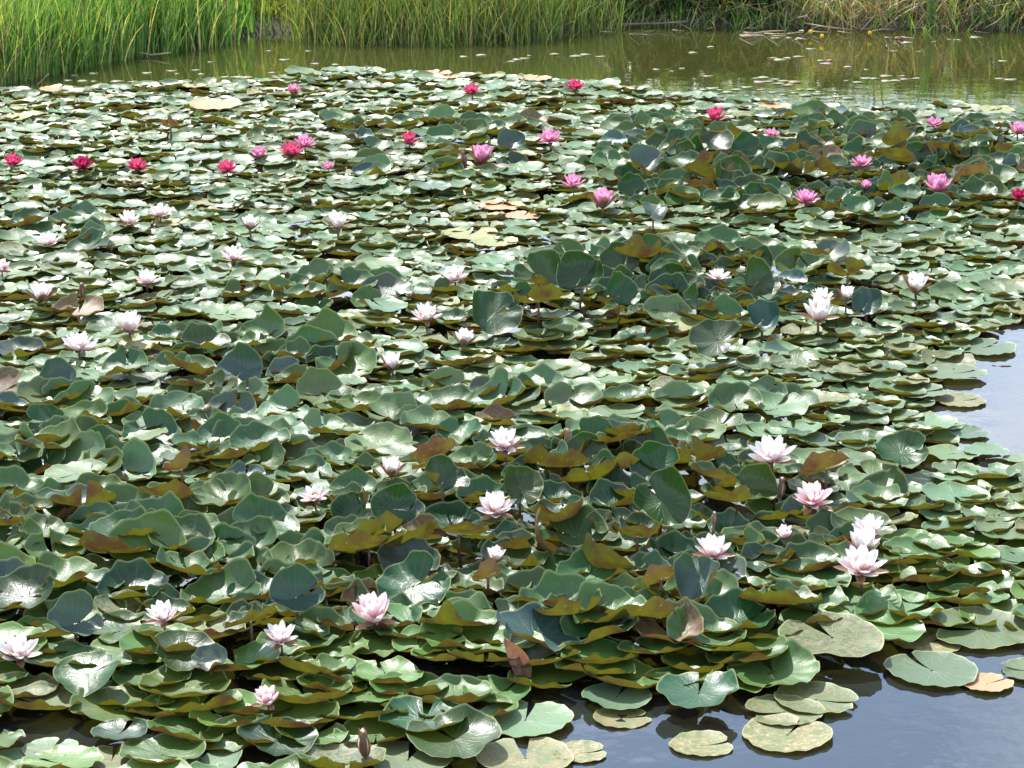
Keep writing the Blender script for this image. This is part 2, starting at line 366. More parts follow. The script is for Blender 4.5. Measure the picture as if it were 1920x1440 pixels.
# flowers: x, y, width in the photo, form, colour, height, looks, place
FL = [
 (35, 1218, 84, 'open', 'white', .07, 'wide open white', 'at the lower left edge'),
 (307, 1150, 72, 'open', 'white', .11, 'open white', 'left of the grey shiny leaf'),
 (527, 1190, 72, 'open', 'white', .09, 'open white brown sepalled', 'below the grey shiny leaf'),
 (702, 1146, 84, 'bowl', 'blush', .08, 'blush pink yellow hearted', 'with a showing yellow heart'),
 (502, 1308, 54, 'bowl', 'blush', .05, 'small round blush pink', 'closest to the bottom edge'),
 (947, 826, 74, 'open', 'white', .13, 'open white and pink', 'topmost of the front clump'),
 (733, 878, 42, 'half', 'white', .10, 'small half open white', 'beside the curled brown leaf'),
 (590, 926, 56, 'flat', 'white', .09, 'leaf hidden white', 'sunk between leaves midway left'),
 (930, 948, 80, 'open', 'white', .11, 'open white', 'in the middle front clump'),
 (928, 1042, 36, 'half', 'white', .10, 'narrow closed pale pink', 'above the dull pink leaf'),
 (1448, 848, 96, 'open', 'white', .15, 'large wide open white', 'highest at the right clump'),
 (1524, 931, 82, 'open', 'blush', .13, 'pink tinged open', 'under the large wide one'),
 (1630, 988, 72, 'open', 'white', .13, 'open white', 'topmost of the right trio'),
 (1614, 1020, 60, 'half', 'white', .12, 'half open pale pink', 'middle of the right trio'),
 (1615, 1056, 102, 'open', 'white', .12, 'broad open white', 'lowest of the right trio'),
 (1338, 1029, 82, 'open', 'white', .10, 'open white', 'behind the big greyish leaf'),
 (1472, 1000, 32, 'half', 'white', .09, 'tiny white', 'peeping between brown leaves'),
 (1541, 556, 52, 'open', 'white', .14, 'open pale pink', 'upper of the stacked pair'),
 (1534, 584, 64, 'bowl', 'white', .12, 'tall stemmed pale pink', 'lower of the stacked pair'),
 (1586, 552, 32, 'half', 'white', .13, 'small pale', 'right of the stacked pair'),
 (1717, 533, 46, 'half', 'white', .07, 'brown sepalled half open white', 'alone at the flat right'),
 (1347, 515, 46, 'flat', 'white', .12, 'leaf hidden small white', 'left of the stacked pair'),
 (853, 515, 60, 'open', 'white', .08, 'open white', 'at the dark clump corner'),
 (798, 588, 62, 'open', 'white', .08, 'open white', 'lower left of dark clump'),
 (869, 635, 38, 'half', 'white', .07, 'narrow half open pink', 'below the dark clump corner'),
 (735, 680, 40, 'half', 'white', .07, 'brown sepalled cup shaped white', 'over the small water gap'),
 (242, 608, 60, 'bowl', 'white', .10, 'long stemmed bowl shaped white', 'upper of the left pair'),
 (147, 644, 70, 'open', 'white', .09, 'wide open pale pink', 'lower of the left pair'),
 (75, 551, 42, 'half', 'white', .07, 'brown sepalled half open white', 'near the left edge'),
 (274, 522, 54, 'open', 'white', .07, 'open white', 'above the left pair'),
 (436, 477, 52, 'open', 'white', .07, 'open pale pink', 'right of the brown curls'),
 (241, 410, 48, 'open', 'white', .08, 'open pale pink', 'left of the upper twins'),
 (300, 396, 48, 'open', 'white', .09, 'open pale pink', 'right of the upper twins'),
 (468, 419, 32, 'half', 'white', .09, 'small bell shaped pale', 'on a short dark stem'),
 (632, 415, 48, 'bowl', 'white', .10, 'bowl shaped white', 'on a tall thin stem'),
 (90, 450, 54, 'flat', 'white', .05, 'low flattened white', 'among far left pads'),
 (3, 500, 34, 'bowl', 'blush', .08, 'cut off pale pink', 'on the left border'),
 (25, 301, 42, 'open', 'red', .07, 'crimson', 'leftmost of the crimson row'),
 (155, 307, 48, 'open', 'wine', .07, 'dark crimson', 'second of the crimson row'),
 (257, 310, 44, 'open', 'red', .06, 'crimson', 'third of the crimson row'),
 (425, 314, 48, 'open', 'red', .07, 'bright crimson', 'fourth of the crimson row'),
 (487, 287, 34, 'bowl', 'pink', .07, 'small pink', 'left of the crimson cluster'),
 (546, 282, 54, 'open', 'red', .09, 'large crimson', 'front of the crimson cluster'),
 (571, 266, 44, 'open', 'pink', .10, 'bright pink', 'back of the crimson cluster'),
 (615, 310, 28, 'flat', 'pink', .05, 'tiny flat pink', 'right below the crimson cluster'),
 (767, 262, 36, 'bowl', 'red', .08, 'cup shaped crimson', 'between the far clumps'),
 (900, 292, 44, 'half', 'pink', .09, 'half open pink', 'left of the upright round leaf'),
 (1031, 257, 48, 'open', 'pink', .09, 'star shaped pink', 'right of the upright round leaf'),
 (551, 166, 32, 'open', 'pink', .06, 'far small pink', 'left at the far rim'),
 (885, 168, 40, 'open', 'red', .07, 'far crimson', 'middle of the far rim'),
 (1078, 160, 40, 'open', 'red', .07, 'far dark pink', 'right at the far rim'),
 (1342, 217, 42, 'bowl', 'red', .09, 'cup shaped crimson', 'at the far right rim'),
 (1447, 249, 32, 'flat', 'pink', .08, 'leaf hidden pink', 'left of the tilted olive leaf'),
 (1752, 229, 34, 'flat', 'pink', .06, 'flat pale pink', 'low by the open water'),
 (1908, 242, 36, 'bowl', 'pink', .10, 'cut off pink', 'on the upper right border'),
 (1617, 304, 44, 'open', 'pink', .11, 'open pink', 'above the tent shaped leaves'),
 (1075, 341, 48, 'open', 'pink', .10, 'pale edged pink', 'upper of the pink neighbours'),
 (1130, 374, 44, 'half', 'pink', .10, 'half open deep pink', 'beside the pale folded leaf'),
 (1510, 370, 52, 'open', 'pink', .10, 'two toned pink', 'left of the olive leaf band'),
 (1759, 346, 52, 'bowl', 'pink', .11, 'bright pink cup shaped', 'right of the olive leaves'),
 (1624, 349, 22, 'half', 'pink', .08, 'tiny pink', 'between the two bright pinks'),
 (1911, 367, 34, 'bowl', 'wine', .10, 'dark wine red', 'on the right border'),
]
FL = [f[:5]+(f[5]*.68,)+f[6:] for f in FL]

PADS = []   # dicts: x, y, z, R, kind, yaw, pitch, roll, top, under, age, look, spec
OLIVE = (.10, .10, .014); WINE = (.085, .030, .022)
def colours(rv, sty=None, py=0):
    g = rng.uniform(.65, 1.25)
    if sty == 'old': top = (.090*g, .135*g, .055*g); age = .9
    elif sty == 'tan': top = (.34*g, .29*g, .155*g); age = 1.0
    elif sty == 'orange': top = (.50, .26, .13); age = .55
    elif sty == 'yellow': top = (.27, .27, .10); age = .7
    elif sty == 'brown': top = (.15, .07, .045); age = .8
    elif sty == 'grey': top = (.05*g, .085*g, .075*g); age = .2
    elif sty == 'flatgreen': top = (.125*g, .19*g, .10*g); age = .5
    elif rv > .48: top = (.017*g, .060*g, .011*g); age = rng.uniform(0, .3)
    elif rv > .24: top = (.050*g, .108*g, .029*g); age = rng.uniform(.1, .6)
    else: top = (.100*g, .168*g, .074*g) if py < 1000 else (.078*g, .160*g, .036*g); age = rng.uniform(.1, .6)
    h = rng.uniform(-.012, .020); top = (max(.01, top[0]+h), top[1], max(.01, top[2]-h*.6))
    m = rng.uniform(0, 1)**1.4
    und = tuple(OLIVE[i]*(1-m)+WINE[i]*m for i in range(3)); k = rng.uniform(.8, 1.25); und = tuple(u*k for u in und)
    if sty == 'brown': und = (.20, .085, .04)
    if sty == 'tan': und = (.3, .22, .1)
    return top, und, age
LOOK = {'old': 'speckled', 'tan': 'tan withered', 'orange': 'orange', 'yellow': 'yellowing', 'brown': 'brown curled', 'grey': 'greyish shiny', 'flatgreen': 'flat sage'}
def addpad(x, y, z, R, kind, yaw=None, pitch=0, roll=0, sty=None, rv=.2, look=None, label=None, lifts=None, prm=None, stalk=None):
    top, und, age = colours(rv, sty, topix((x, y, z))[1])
    if look is None:
        look = LOOK.get(sty) or ({'flat': 'flat', 'cup': 'cupped', 'wild': 'upturned'}[kind])
        if sty is None: look += ' pale' if top[1] > .12 else (' dark' if top[1] < .085 else ' green')
    PADS.append(dict(x=x, y=y, z=z, R=R, kind=kind, yaw=rng.uniform(0, 6.28) if yaw is None else yaw, pitch=pitch, roll=roll, top=top, und=und, age=age, look=look, label=label, lifts=lifts, prm=prm, stalk=stalk, spec=label is not None))

# pads and leaves that stand out, set where they grow: x, y, width (photo), level, form, yaw, pitch (+ leans to the near bank), roll, look, label
U = R_
KEY = [
 (1747, 1257, 176, .006, 'flat', U(118), 0, 0, 'flatgreen', 'round floating lily pad alone in the open blue water'),
 (1930, 1258, 110, .005, 'flat', U(170), 0, 0, 'flatgreen', 'small floating lily pad cut by the right border'),
 (1476, 1378, 172, .003, 'flat', U(60), 0, 0, 'tan', 'tan withered lily pad awash at the mat corner'),
 (1530, 1312, 160, .006, 'flat', U(-20), 0, 0, 'old', 'speckled flat lily pad reaching into the blue water'),
 (1470, 1335, 150, .004, 'flat', U(200), 0, 0, 'old', 'speckled lily pad lying above the tan withered one'),
 (985, 1350, 180, .006, 'flat', U(80), 0, 0, 'flatgreen', 'scalloped speckled lily pad beside the pale sunken leaf'),
 (985, 1422, 185, .001, 'flat', U(95), 0, 0, 'tan', 'pale straw coloured lily pad at the bottom centre'),
 (1090, 1412, 100, .001, 'flat', U(10), 0, 0, 'tan', 'small sunken tan leaf right of the straw pad'),
 (1165, 1347, 110, .000, 'flat', U(10), 0, 0, 'tan', 'sunken tan leaf under the water near the mat edge'),
 (1315, 1398, 120, .000, 'flat', U(10), 0, 0, 'tan', 'faint sunken leaf left of the tan withered pad'),
 (1850, 1282, 100, .003, 'flat', U(30), 0, 0, 'orange', 'orange brown dead pad beside the lone floating one'),
 (1740, 1205, 130, .001, 'flat', U(30), 0, 0, 'tan', 'pale sunken pad above the lone floating one'),
 (1835, 1180, 190, .012, 'flat', U(180), U(3), 0, 'flatgreen', 'wide flat lily pad above the lone floating one'),
 (1890, 1112, 150, .012, 'flat', U(40), 0, 0, None, 'flat lily pad by the right border over dark water'),
 (1157, 1306, 140, .012, 'flat', U(70), 0, 0, 'flatgreen', 'smooth flat pad beside the narrow water inlet'),
 (1310, 1300, 165, .035, 'cup', U(80), U(4), 0, None, 'thick wavy pad over its own dark reflection'),
 (1560, 1195, 200, .05, 'flat', U(120), U(5), U(2), 'old', 'large pale speckled leaf on the right slope'),
 (795, 1350, 175, .03, 'cup', U(85), U(3), 0, None, 'notched wavy pad just left of the scalloped pad'),
 (850, 1385, 185, .025, 'cup', U(130), U(3), 0, None, 'wavy pad below the notched pad beside dark water'),
 (765, 1425, 170, .01, 'flat', U(80), 0, 0, 'flatgreen', 'flat pad at the bottom beside the brown bud'),
 (375, 1425, 175, .008, 'flat', U(80), 0, 0, 'flatgreen', 'largest flat pad along the lower left border'),
 (225, 1375, 110, .02, 'cup', U(70), 0, 0, None, 'oval pad with a heart notch by small water gap'),
 (95, 1405, 105, .008, 'flat', U(70), 0, 0, 'flatgreen', 'crescent lit pad right of the bottom corner'),
 (30, 1425, 100, .006, 'flat', U(40), 0, 0, 'flatgreen', 'pad filling the lower left corner'),
 (210, 1425, 120, .006, 'flat', U(90), 0, 0, 'old', 'notched speckled pad at the lower left border'),
 (520, 1390, 165, .02, 'cup', U(100), U(3), 0, None, 'broad oval pad below the small round flower'),
 (620, 1408, 150, .012, 'flat', U(100), 0, 0, None, 'low pad left of the brown bud'),
 # right hand open water
 (1845, 652, 122, .006, 'flat', U(40), 0, 0, 'flatgreen', 'oval pad at the inlet head on the right'),
 (1800, 752, 100, .003, 'flat', U(20), 0, 0, 'tan', 'tan pad poking into the right hand inlet'),
 (1880, 682, 70, -.006, 'flat', U(20), 0, 0, 'tan', 'small pinkish sunken pad in the right hand inlet'),
 (1700, 775, 110, .006, 'flat', U(20), 0, 0, 'flatgreen', 'thin rimmed pad below the tan inlet pad'),
 (1815, 812, 80, .006, 'flat', U(20), 0, 0, 'flatgreen', 'dark rimmed small pad beside the right inlet'),
 (1765, 795, 90, .01, 'flat', U(20), 0, 0, 'flatgreen', 'pad left of the dark rimmed small pad'),
 (1850, 845, 85, .012, 'flat', U(20), 0, 0, 'flatgreen', 'square looking pad at the inlet foot'),
 (1905, 860, 50, .006, 'flat', U(20), 0, 0, 'flatgreen', 'little pad at the right border of the inlet'),
 (1790, 700, 120, .01, 'flat', U(20), 0, 0, 'flatgreen', 'smooth pad bordering the right inlet'),
 (1730, 735, 110, .015, 'flat', U(20), 0, 0, 'flatgreen', 'smooth pad left of the right inlet'),
 # far rim
 (655, 136, 108, .02, 'flat', U(20), U(1), 0, 'flatgreen', 'big pale pad farthest out towards the reeds'),
 (612, 145, 100, .02, 'flat', U(70), 0, 0, 'flatgreen', 'pale pad left of the farthest big one'),
 (820, 137, 56, .02, 'flat', U(70), 0, 0, 'orange', 'salmon orange pad on the far rim middle'),
 (840, 144, 50, .015, 'flat', U(70), 0, 0, 'orange', 'salmon pad touching the far orange pad'),
 (1002, 147, 64, .02, 'flat', U(70), 0, 0, 'orange', 'bright orange pad on the far rim'),
 (106, 167, 66, .02, 'flat', U(70), 0, 0, 'orange', 'orange pad on the far rim left'),
 (192, 181, 46, .02, 'flat', U(70), 0, 0, 'orange', 'small orange pad behind left mat edge'),
 (360, 161, 54, .02, 'flat', U(70), 0, 0, 'yellow', 'straw yellow pad on the far rim left'),
 (1210, 175, 66, .015, 'flat', U(70), 0, 0, 'flatgreen', 'pale pad at the right end of far rim'),
 (1455, 199, 60, .012, 'flat', U(70), 0, 0, 'orange', 'reddish pad near the right hand floating debris'),
 (1310, 180, 72, .02, 'flat', U(70), 0, 0, 'flatgreen', 'pad right of the far dark pink bloom'),
 (1860, 208, 90, .025, 'flat', U(70), 0, 0, 'yellow', 'yellow edged long pad at the upper right'),
 (400, 197, 100, .03, 'flat', U(70), U(2), 0, 'orange', 'orange streaked pad in the far left mat'),
 (930, 455, 90, .02, 'flat', U(70), 0, 0, 'yellow', 'yellowish pad left of the olive leaf band'),
 (940, 386, 90, .02, 'flat', U(70), 0, 0, 'orange', 'orange tan pad in the central flat field'),
 (980, 405, 70, .02, 'flat', U(70), 0, 0, 'orange', 'orange flecked pad beside the olive leaf band'),
 (880, 440, 110, .015, 'flat', U(70), 0, 0, 'yellow', 'straw tinted pad in the central flat field'),
 (225, 1083, 62, .03, 'flat', U(70), 0, 0, 'yellow', 'dull yellow dead pad deep between left leaves'),
 # standing leaves of the clumps
 (555, 1120, 120, .10, 'wild', U(30), U(52), U(10), 'grey', 'big grey shiny leaf standing above the brown sepalled bloom'),
 (1312, 1090, 118, .10, 'wild', U(80), U(48), U(-22), 'grey', 'big greyish leaf tilting right below a white bloom'),
 (740, 955, 110, .12, 'wild', U(20), U(55), U(18), None, 'upright green leaf with a bent right flap'),
 (830, 905, 110, .12, 'wild', U(250), U(48), U(22), None, 'shiny folded leaf above the middle front bloom'),
 (670, 965, 100, .09, 'wild', U(60), U(35), U(-25), None, 'white gleaming leaf left of the upright green leaf'),
 (975, 915, 100, .12, 'wild', U(290), U(45), U(15), None, 'gleaming spread leaf right above the middle bloom'),
 (1240, 940, 135, .13, 'wild', U(120), U(60), U(-5), None, 'largest upright leaf beside the dark water hole'),
 (860, 1000, 110, .10, 'cup', U(40), U(-28), U(0), None, 'olive bellied leaf under the middle front bloom'),
 (1060, 975, 110, .10, 'cup', U(60), U(-34), U(-22), None, 'olive bellied leaf tilting right of the middle bloom'),
 (1195, 1005, 110, .09, 'cup', U(60), U(-28), U(5), None, 'boat shaped olive leaf below the dark water hole'),
 (1130, 985, 80, .10, 'wild', U(60), U(40), U(20), None, 'small white gleaming leaf right of the tilting leaf'),
 (470, 1165, 110, .09, 'cup', U(60), U(-22), U(-20), None, 'tilted leaf with orange brown belly by grey leaf'),
 (775, 1100, 150, .07, 'cup', U(30), U(22), U(-5), None, 'wide wavy shining leaf above the yellow hearted bloom'),
 (140, 1170, 120, .08, 'wild', U(30), U(48), U(5), 'grey', 'dark smooth leaf right above the lower left bloom'),
 (165, 1265, 130, .05, 'cup', U(30), U(18), U(-8), None, 'broad bright leaf below the lower left bloom'),
 (340, 1225, 130, .05, 'cup', U(200), U(15), U(5), None, 'folded green leaf below the open white bloom'),
 (395, 1240, 80, .06, 'wild', U(200), U(45), U(-5), 'grey', 'small grey hooked leaf left of brown crease'),
 (340, 880, 75, .10, 'wild', U(200), U(-50), U(-35), 'brown', 'brown curled leaf standing left of the white scrap bloom'),
 (815, 858, 110, .10, 'cup', U(200), U(-40), U(-35), 'brown', 'brown and yellow curled leaf rising to the right'),
 (1550, 878, 110, .12, 'cup', U(0), U(-45), U(-15), 'brown', 'rusty brown leaf back right of the large bloom'),
 (1240, 1085, 80, .10, 'cup', U(0), U(-55), U(-12), 'brown', 'reddish cone shaped leaf left of the greyish leaf'),
 (915, 1080, 66, .09, 'cup', U(0), U(-50), U(-20), 'brown', 'dull pink folded leaf over the wavy pads'),
 (1690, 850, 110, .07, 'cup', U(0), U(15), 0, None, 'curled pad right of the large bloom'),
 (1345, 641, 118, .08, 'cup', U(0), U(36), 0, None, 'dark oval leaf standing below the stacked flowers'),
 (925, 590, 125, .10, 'wild', U(30), U(50), U(3), None, 'broad dark upright leaf left in the dark clump'),
 (1010, 520, 110, .14, 'wild', U(140), U(50), U(8), None, 'upright leaf at the crown of the dark clump'),
 (1090, 520, 110, .15, 'wild', U(240), U(55), U(-8), None, 'tall leaf at the right crown of dark clump'),
 (1160, 555, 90, .13, 'wild', U(240), U(48), U(18), None, 'forked gleaming leaf hanging over the dark hole'),
 (1420, 530, 95, .14, 'wild', U(240), U(58), U(20), None, 'leaf with a long white gleaming flap'),
 (1010, 565, 110, .12, 'cup', U(240), U(-30), U(-8), None, 'olive boat leaf over the dark hole'),
 (1590, 510, 85, .11, 'cup', U(240), U(-45), 0, None, 'brown olive leaf standing above the right twins'),
 (1625, 570, 70, .08, 'wild', U(240), U(60), 0, 'grey', 'purple grey leaf standing right of the stacked pair'),
 (1430, 600, 80, .09, 'wild', U(240), U(58), 0, 'grey', 'square dark leaf left of the stacked pair'),
 (450, 700, 105, .07, 'wild', U(240), U(45), U(-6), 'grey', 'dark grey leaf between brown curled edges'),
 (110, 715, 92, .07, 'wild', U(240), U(52), U(2), 'grey', 'blue grey round leaf at the left side'),
 (85, 790, 85, .07, 'wild', U(200), U(48), U(12), None, 'leaf with the brightest square gleam at the left'),
 (1225, 398, 60, .13, 'wild', U(240), U(50), U(14), 'grey', 'pale folded leaf among the dark olive leaves'),
 (1210, 305, 86, .13, 'wild', U(240), U(52), U(10), 'grey', 'glossy grey leaf standing with white edge'),
 (960, 270, 66, .11, 'wild', U(240), U(52), U(-3), 'grey', 'upright round leaf between two pink blooms'),
 (1370, 256, 70, .12, 'cup', U(240), U(-38), U(8), None, 'tilted olive leaf in the upper right clump'),
 (320, 236, 40, .09, 'wild', U(240), U(-50), 0, 'brown', 'dark brown leaf standing in the far left mat'),
]
KEYPOS = []; KEEP = []
for (px, py, wd, z, kind, yaw, pit, rol, sty, lab) in KEY:
    p = ground(px, py, z); R = wd*dist(p)/FPX/2
    if kind == 'wild': R *= .88; pit *= .70
    elif kind == 'cup' and abs(pit) > .5: R *= .92; pit *= .8
    addpad(p.x, p.y, z, R, kind, yaw, pit, rol, sty, .5 if kind != 'flat' else .1, label=lab, prm=(.03, .012, 2, .03, .07, .0) if kind == 'flat' else (.09, .03, 3, .06, .22, .03) if z < .06 else None if kind != 'wild' else (.18, .055, 3, .22, .6, .2), stalk=z > .05)
    KEYPOS.append((px, py, wd, z))
    if kind == 'flat' and sty in ('orange', 'yellow', 'tan', 'old'): KEEP.append((p.x, p.y, R))

# fill the colony
step = .080
cells = {}
def near(x, y, r):
    cx, cy = int(x/.25), int(y/.25)
    for i in range(cx-1, cx+2):
        for j in range(cy-1, cy+2):
            for q in cells.get((i, j), ()):
                if (q[0]-x)**2+((q[1]-y))**2 < r*r: return True
    return False
for p in PADS:
    cells.setdefault((int(p['x']/.25), int(p['y']/.25)), []).append((p['x'], p['y']))
cand = []
yy = 4.7; row = 0
while yy < 14.4:
    xh = .2*yy+.55
    xx = -xh+(row % 2)*step*.5
    while xx < xh+.25:
        cand.append((xx+rng.uniform(-.04, .04), yy+rng.uniform(-.035, .035))); xx += step
    yy += step*.86; row += 1
rng.shuffle(cand)
for (x, y) in cand:
    px, py = topix((x, y, 0))
    if not inside(px, py): continue
    if any(a and ((px-hx)/a)**2+((py-hy)/b)**2 < 1 for hx, hy, a, b in HOLES): continue
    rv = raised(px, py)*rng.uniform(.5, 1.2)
    if any(abs(x-a) < b_*.95 and -b_*1.9 < y-c < b_*.5 for a, c, b_ in KEEP): continue
    if near(x, y, .059 + (.016 if rv < .10 else .006 if rv < .3 else 0)): continue
    cells.setdefault((int(x/.25), int(y/.25)), []).append((x, y))
    R = (rng.uniform(.064, .100) if py < 1060 else rng.uniform(.080, .110))*(1.0 if rv < .5 else .97)
    z = (rng.uniform(.008, .035) if rv > .12 else rng.uniform(.004, .018))+rv*rng.uniform(.02, .11)
    pit = rng.normal(-4.5 if py > 1080 else -.8 if py > 600 else .3, 2.5 if py > 430 else 1.7); rol = rng.normal(0, 3 if py > 430 else 2.2)
    kind = 'flat'
    if rv > .2: kind = 'cup'; pit = rng.normal(6, 8); rol = rng.normal(-3, 8)
    if rv > .5:
        q = rng.random(); kind = 'wild' if q < .55 else 'cup'
        pit = rng.choice([rng.normal(24, 11), rng.normal(-21, 7), rng.normal(5, 8)], p=[.42, .36, .22] if py < 830 else [.44, .34, .22]); rol = rng.normal(-5, 14)
    if 840 < py < 1260 and rv > .3 and rng.random() < (.30 if px > 560 else .10):
        kind = 'cup'; pit = rng.normal(-17, 6); rol = rng.normal(-2, 11); z += .015
    # keep blooms and marked leaves in sight: leaves standing in front of them stay low
    wpx = R*2*FPX/dist((x, y, z)); low = False
    for f in FL:
        if abs(px-f[0]) < f[2]*.55+wpx*.42 and -8 < py-f[1] < f[2]*.40+wpx*.85: low = True; break
    if not low:
        for k in KEYPOS:
            if abs(px-k[0]) < k[2]*.42+wpx*.3 and k[3] < .2 and -4 < (py-k[1]) < k[2]*(.10+k[3]*1.7)+wpx*.32: low = True; break
    if low:
        z = min(z, .02+.02*rng.random()); pit = rng.normal(0, 4); rol = rng.normal(0, 4); kind = 'flat' if rv < .4 else 'cup'
        if rv > .4: R *= .85
    sty = None; q = rng.random()
    if kind == 'flat' and q < .05: sty = 'old'
    elif kind == 'flat' and q < .062: sty = 'yellow'
    elif kind == 'flat' and q < .068: sty = 'tan'
    elif kind != 'flat' and q < .07: sty = 'grey'
    elif kind != 'flat' and q < .095: sty = 'brown'
    lf = None
    if kind == 'flat' and rng.random() < (.85 if py > 600 else .3):       # the lip nearest the sun's far side turns up
        lf = 'near'
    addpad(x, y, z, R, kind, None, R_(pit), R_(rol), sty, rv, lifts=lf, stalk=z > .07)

def shape(p, na, nr):
    lifts = p['lifts']
    if lifts == 'near':
        t0 = (-math.pi/2-p['yaw']) % (2*math.pi)
        lifts = [(t0+rng.uniform(-.5, .5), rng.uniform(.7, 1.3), rng.uniform(.07, .18)*(1.7 if p['py'] > 1080 else 1)), (rng.uniform(0, 6.28), .4, rng.uniform(.02, .12))]
    elif lifts is None and p['kind'] == 'cup' and not p['spec']:
        t0 = (-math.pi/2-p['yaw']) % (2*math.pi)
        lifts = [(t0+rng.uniform(-.6, .6), rng.uniform(.5, 1.0), rng.uniform(.06, .26)*(1.5 if p['pitch'] < -.2 else 1)), (t0+math.pi+rng.uniform(-.7, .7), rng.uniform(.5, .9), rng.uniform(.18, .45)), (rng.uniform(0, 6.28), .4, rng.uniform(.1, .3))]
    V, F, lr = leafgeo(p['R'], p['kind'], na, nr, lifts, .022 if p['py'] > 1050 else .008, p['prm'])
    n = len(V)
    tc_ = np.tile([*p['top'], p['age']], (n, 1)); uc = np.tile([*p['und'], 1], (n, 1))
    return V, F, lr, tc_, uc
def mtx(p):
    return Matrix.Translation((p['x'], p['y'], p['z'])) @ Euler((p['pitch'], p['roll'], 0)).to_matrix().to_4x4() @ Matrix.Rotation(p['yaw'], 4, 'Z')

# which pads are individuals: every marked one and those that show largest
for p in PADS:
    px, py = topix((p['x'], p['y'], p['z'])); p['px'], p['py'] = px, py
    vis = 30 < px < 1890 and py < 1425
    p['size'] = p['R']/dist((p['x'], p['y'], p['z']))*(1.0 if vis else .5 if -40 < px < 1960 and py < 1475 else 0)*(.80+.5*abs(p['pitch'])+.8*p['z']) + (10 if p['spec'] else 0)
PADS.sort(key=lambda p: -p['size'])
IND = PADS[:300]; REST = PADS[300:]
WORDS = ['', 'second ', 'third ', 'fourth ', 'fifth ', 'sixth ', 'seventh ', 'eighth ', 'ninth ']
def compass(dx, dy):
    a = math.degrees(math.atan2(dy*2.2, dx)) % 360
    return ['right of', 'front-right of', 'in front of', 'front-left of', 'left of', 'behind-left of', 'behind', 'behind-right of'][int(((a+22.5) % 360)//45)]
bucket = {}
for p in IND:
    if p['spec']: continue
    f = min(FL, key=lambda f: (f[0]-p['px'])**2+((f[1]-p['py'])*2.2)**2)
    p['f'] = f; key = (p['look'], compass(p['px']-f[0], p['py']-f[1]), f[7]); bucket.setdefault(key, []).append(p)
for (look, dr, place), L in bucket.items():
    L.sort(key=lambda p: (p['f'][0]-p['px'])**2+((p['f'][1]-p['py'])*2.2)**2)
    for i, p in enumerate(L):
        nm = 'lily pad' if True else ''
        p['label'] = (WORDS[i] if i < len(WORDS) else 'farther ')+look+' '+nm+' '+dr+' the flower '+place
for p in IND:
    V, F, lr, a, b = shape(p, 56, 6)
    o = link('lily_pad', mesh('lily_pad', V, F, [M_LEAF], cols={'top_col': a, 'under_col': b}, uv=lr))
    o.matrix_world = mtx(p)
    tag(o, p['label'], 'lily pad', 'lily pads floating and standing in the pond')
    if p['stalk']:
        e = p['z']; Mi = mtx(p).inverted()
        q0 = Vector((0, 0, -.002)); q2 = Mi @ Vector((p['x']+rng.uniform(-.03, .03), p['y']+.03, -.08)); q1 = Mi @ Vector((p['x'], p['y']+.012, p['z']*.45))
        v, f = tube([q0, q1, q2], [.0035, .0042, .005], 6)
        s = link('leaf_stalk', mesh('leaf_stalk', v, f, [M_STEM]), o)
Vs = []; Fs = []; Ls = []; As = []; Bs = []; base = 0
for p in REST:
    d = p['py'] < 330
    V, F, lr, a, b = shape(p, 32 if d else 44, 4 if d else 6)
    Mx = np.array(mtx(p)); V = V @ Mx[:3, :3].T + Mx[:3, 3]
    Vs.append(V); Fs.append(F+base); Ls.append(lr); As.append(a); Bs.append(b); base += len(V)
o = link('lily_pad_carpet', mesh('lily_pad_carpet', np.concatenate(Vs), np.concatenate(Fs), [M_LEAF], cols={'top_col': np.concatenate(As), 'under_col': np.concatenate(Bs)}, uv=np.concatenate(Ls)))
tag(o, 'dense carpet of smaller looking lily pads stretching back to the open water', 'lily pads', kind='stuff')
print('pads', len(IND), len(REST))

# ------------------------------------------------------------------ flowers
def petalmesh(name, L, W, curl, cupw, m, tipw=.9):
    nu, nv = 9, 5; V = []; uv = []
    for i in range(nu):
        t = i/(nu-1)
        wd = W*(math.sin(math.pi*min(1, (.12+.88*t)**tipw))**.62)*(1 if t < .99 else .0)
        if t < .99: wd = max(wd, W*.16)
        a = curl*t; x = L*t*(1-.12*abs(curl)*t); z = L*curl*.5*t*t
        for j in range(nv):
            s = j/(nv-1)*2-1
            V.append((x, s*wd/2, z+cupw*wd*s*s)); uv.append((t, s, 0))
    F = [(i*nv+j, (i+1)*nv+j, (i+1)*nv+j+1, i*nv+j+1) for i in range(nu-1) for j in range(nv-1)]
    return mesh(name, V, F, [m], uv=uv)
def stamenmesh(n, h, spread):
    parts = []
    for k in range(n):
        a = k*2.399; r = .16+.84*math.sqrt(k/n); b = Vector((math.cos(a)*.006*r, math.sin(a)*.006*r, .004))
        tp = b+Vector((math.cos(a)*spread*r, math.sin(a)*spread*r, h*(1-.35*r)))
        parts.append(tube([b, (b+tp)/2+Vector((math.cos(a), math.sin(a), 0))*.001, tp], [.0008, .0012, .0007], 4))
    return mesh('stamens', *joinvf(parts), [M_STAMEN])
FORM = { # rings: (count, elevation deg, length, width, curl, cup)
 'open': [(6, 18, .058, .025, .48, .24), (6, 36, .058, .025, .45, .26), (6, 53, .053, .021, .38, .28), (4, 69, .043, .015, .30, .3)],
 'bowl': [(6, 30, .056, .028, .70, .28), (6, 47, .056, .028, .55, .30), (5, 62, .052, .024, .42, .32), (4, 76, .044, .018, .3, .35)],
 'half': [(5, 52, .052, .027, .30, .32), (5, 64, .050, .025, .25, .34), (4, 76, .046, .020, .2, .34)],
 'flat': [(7, 20, .056, .024, .35, .24), (6, 38, .052, .022, .35, .26), (5, 54, .044, .018, .25, .3)],
}
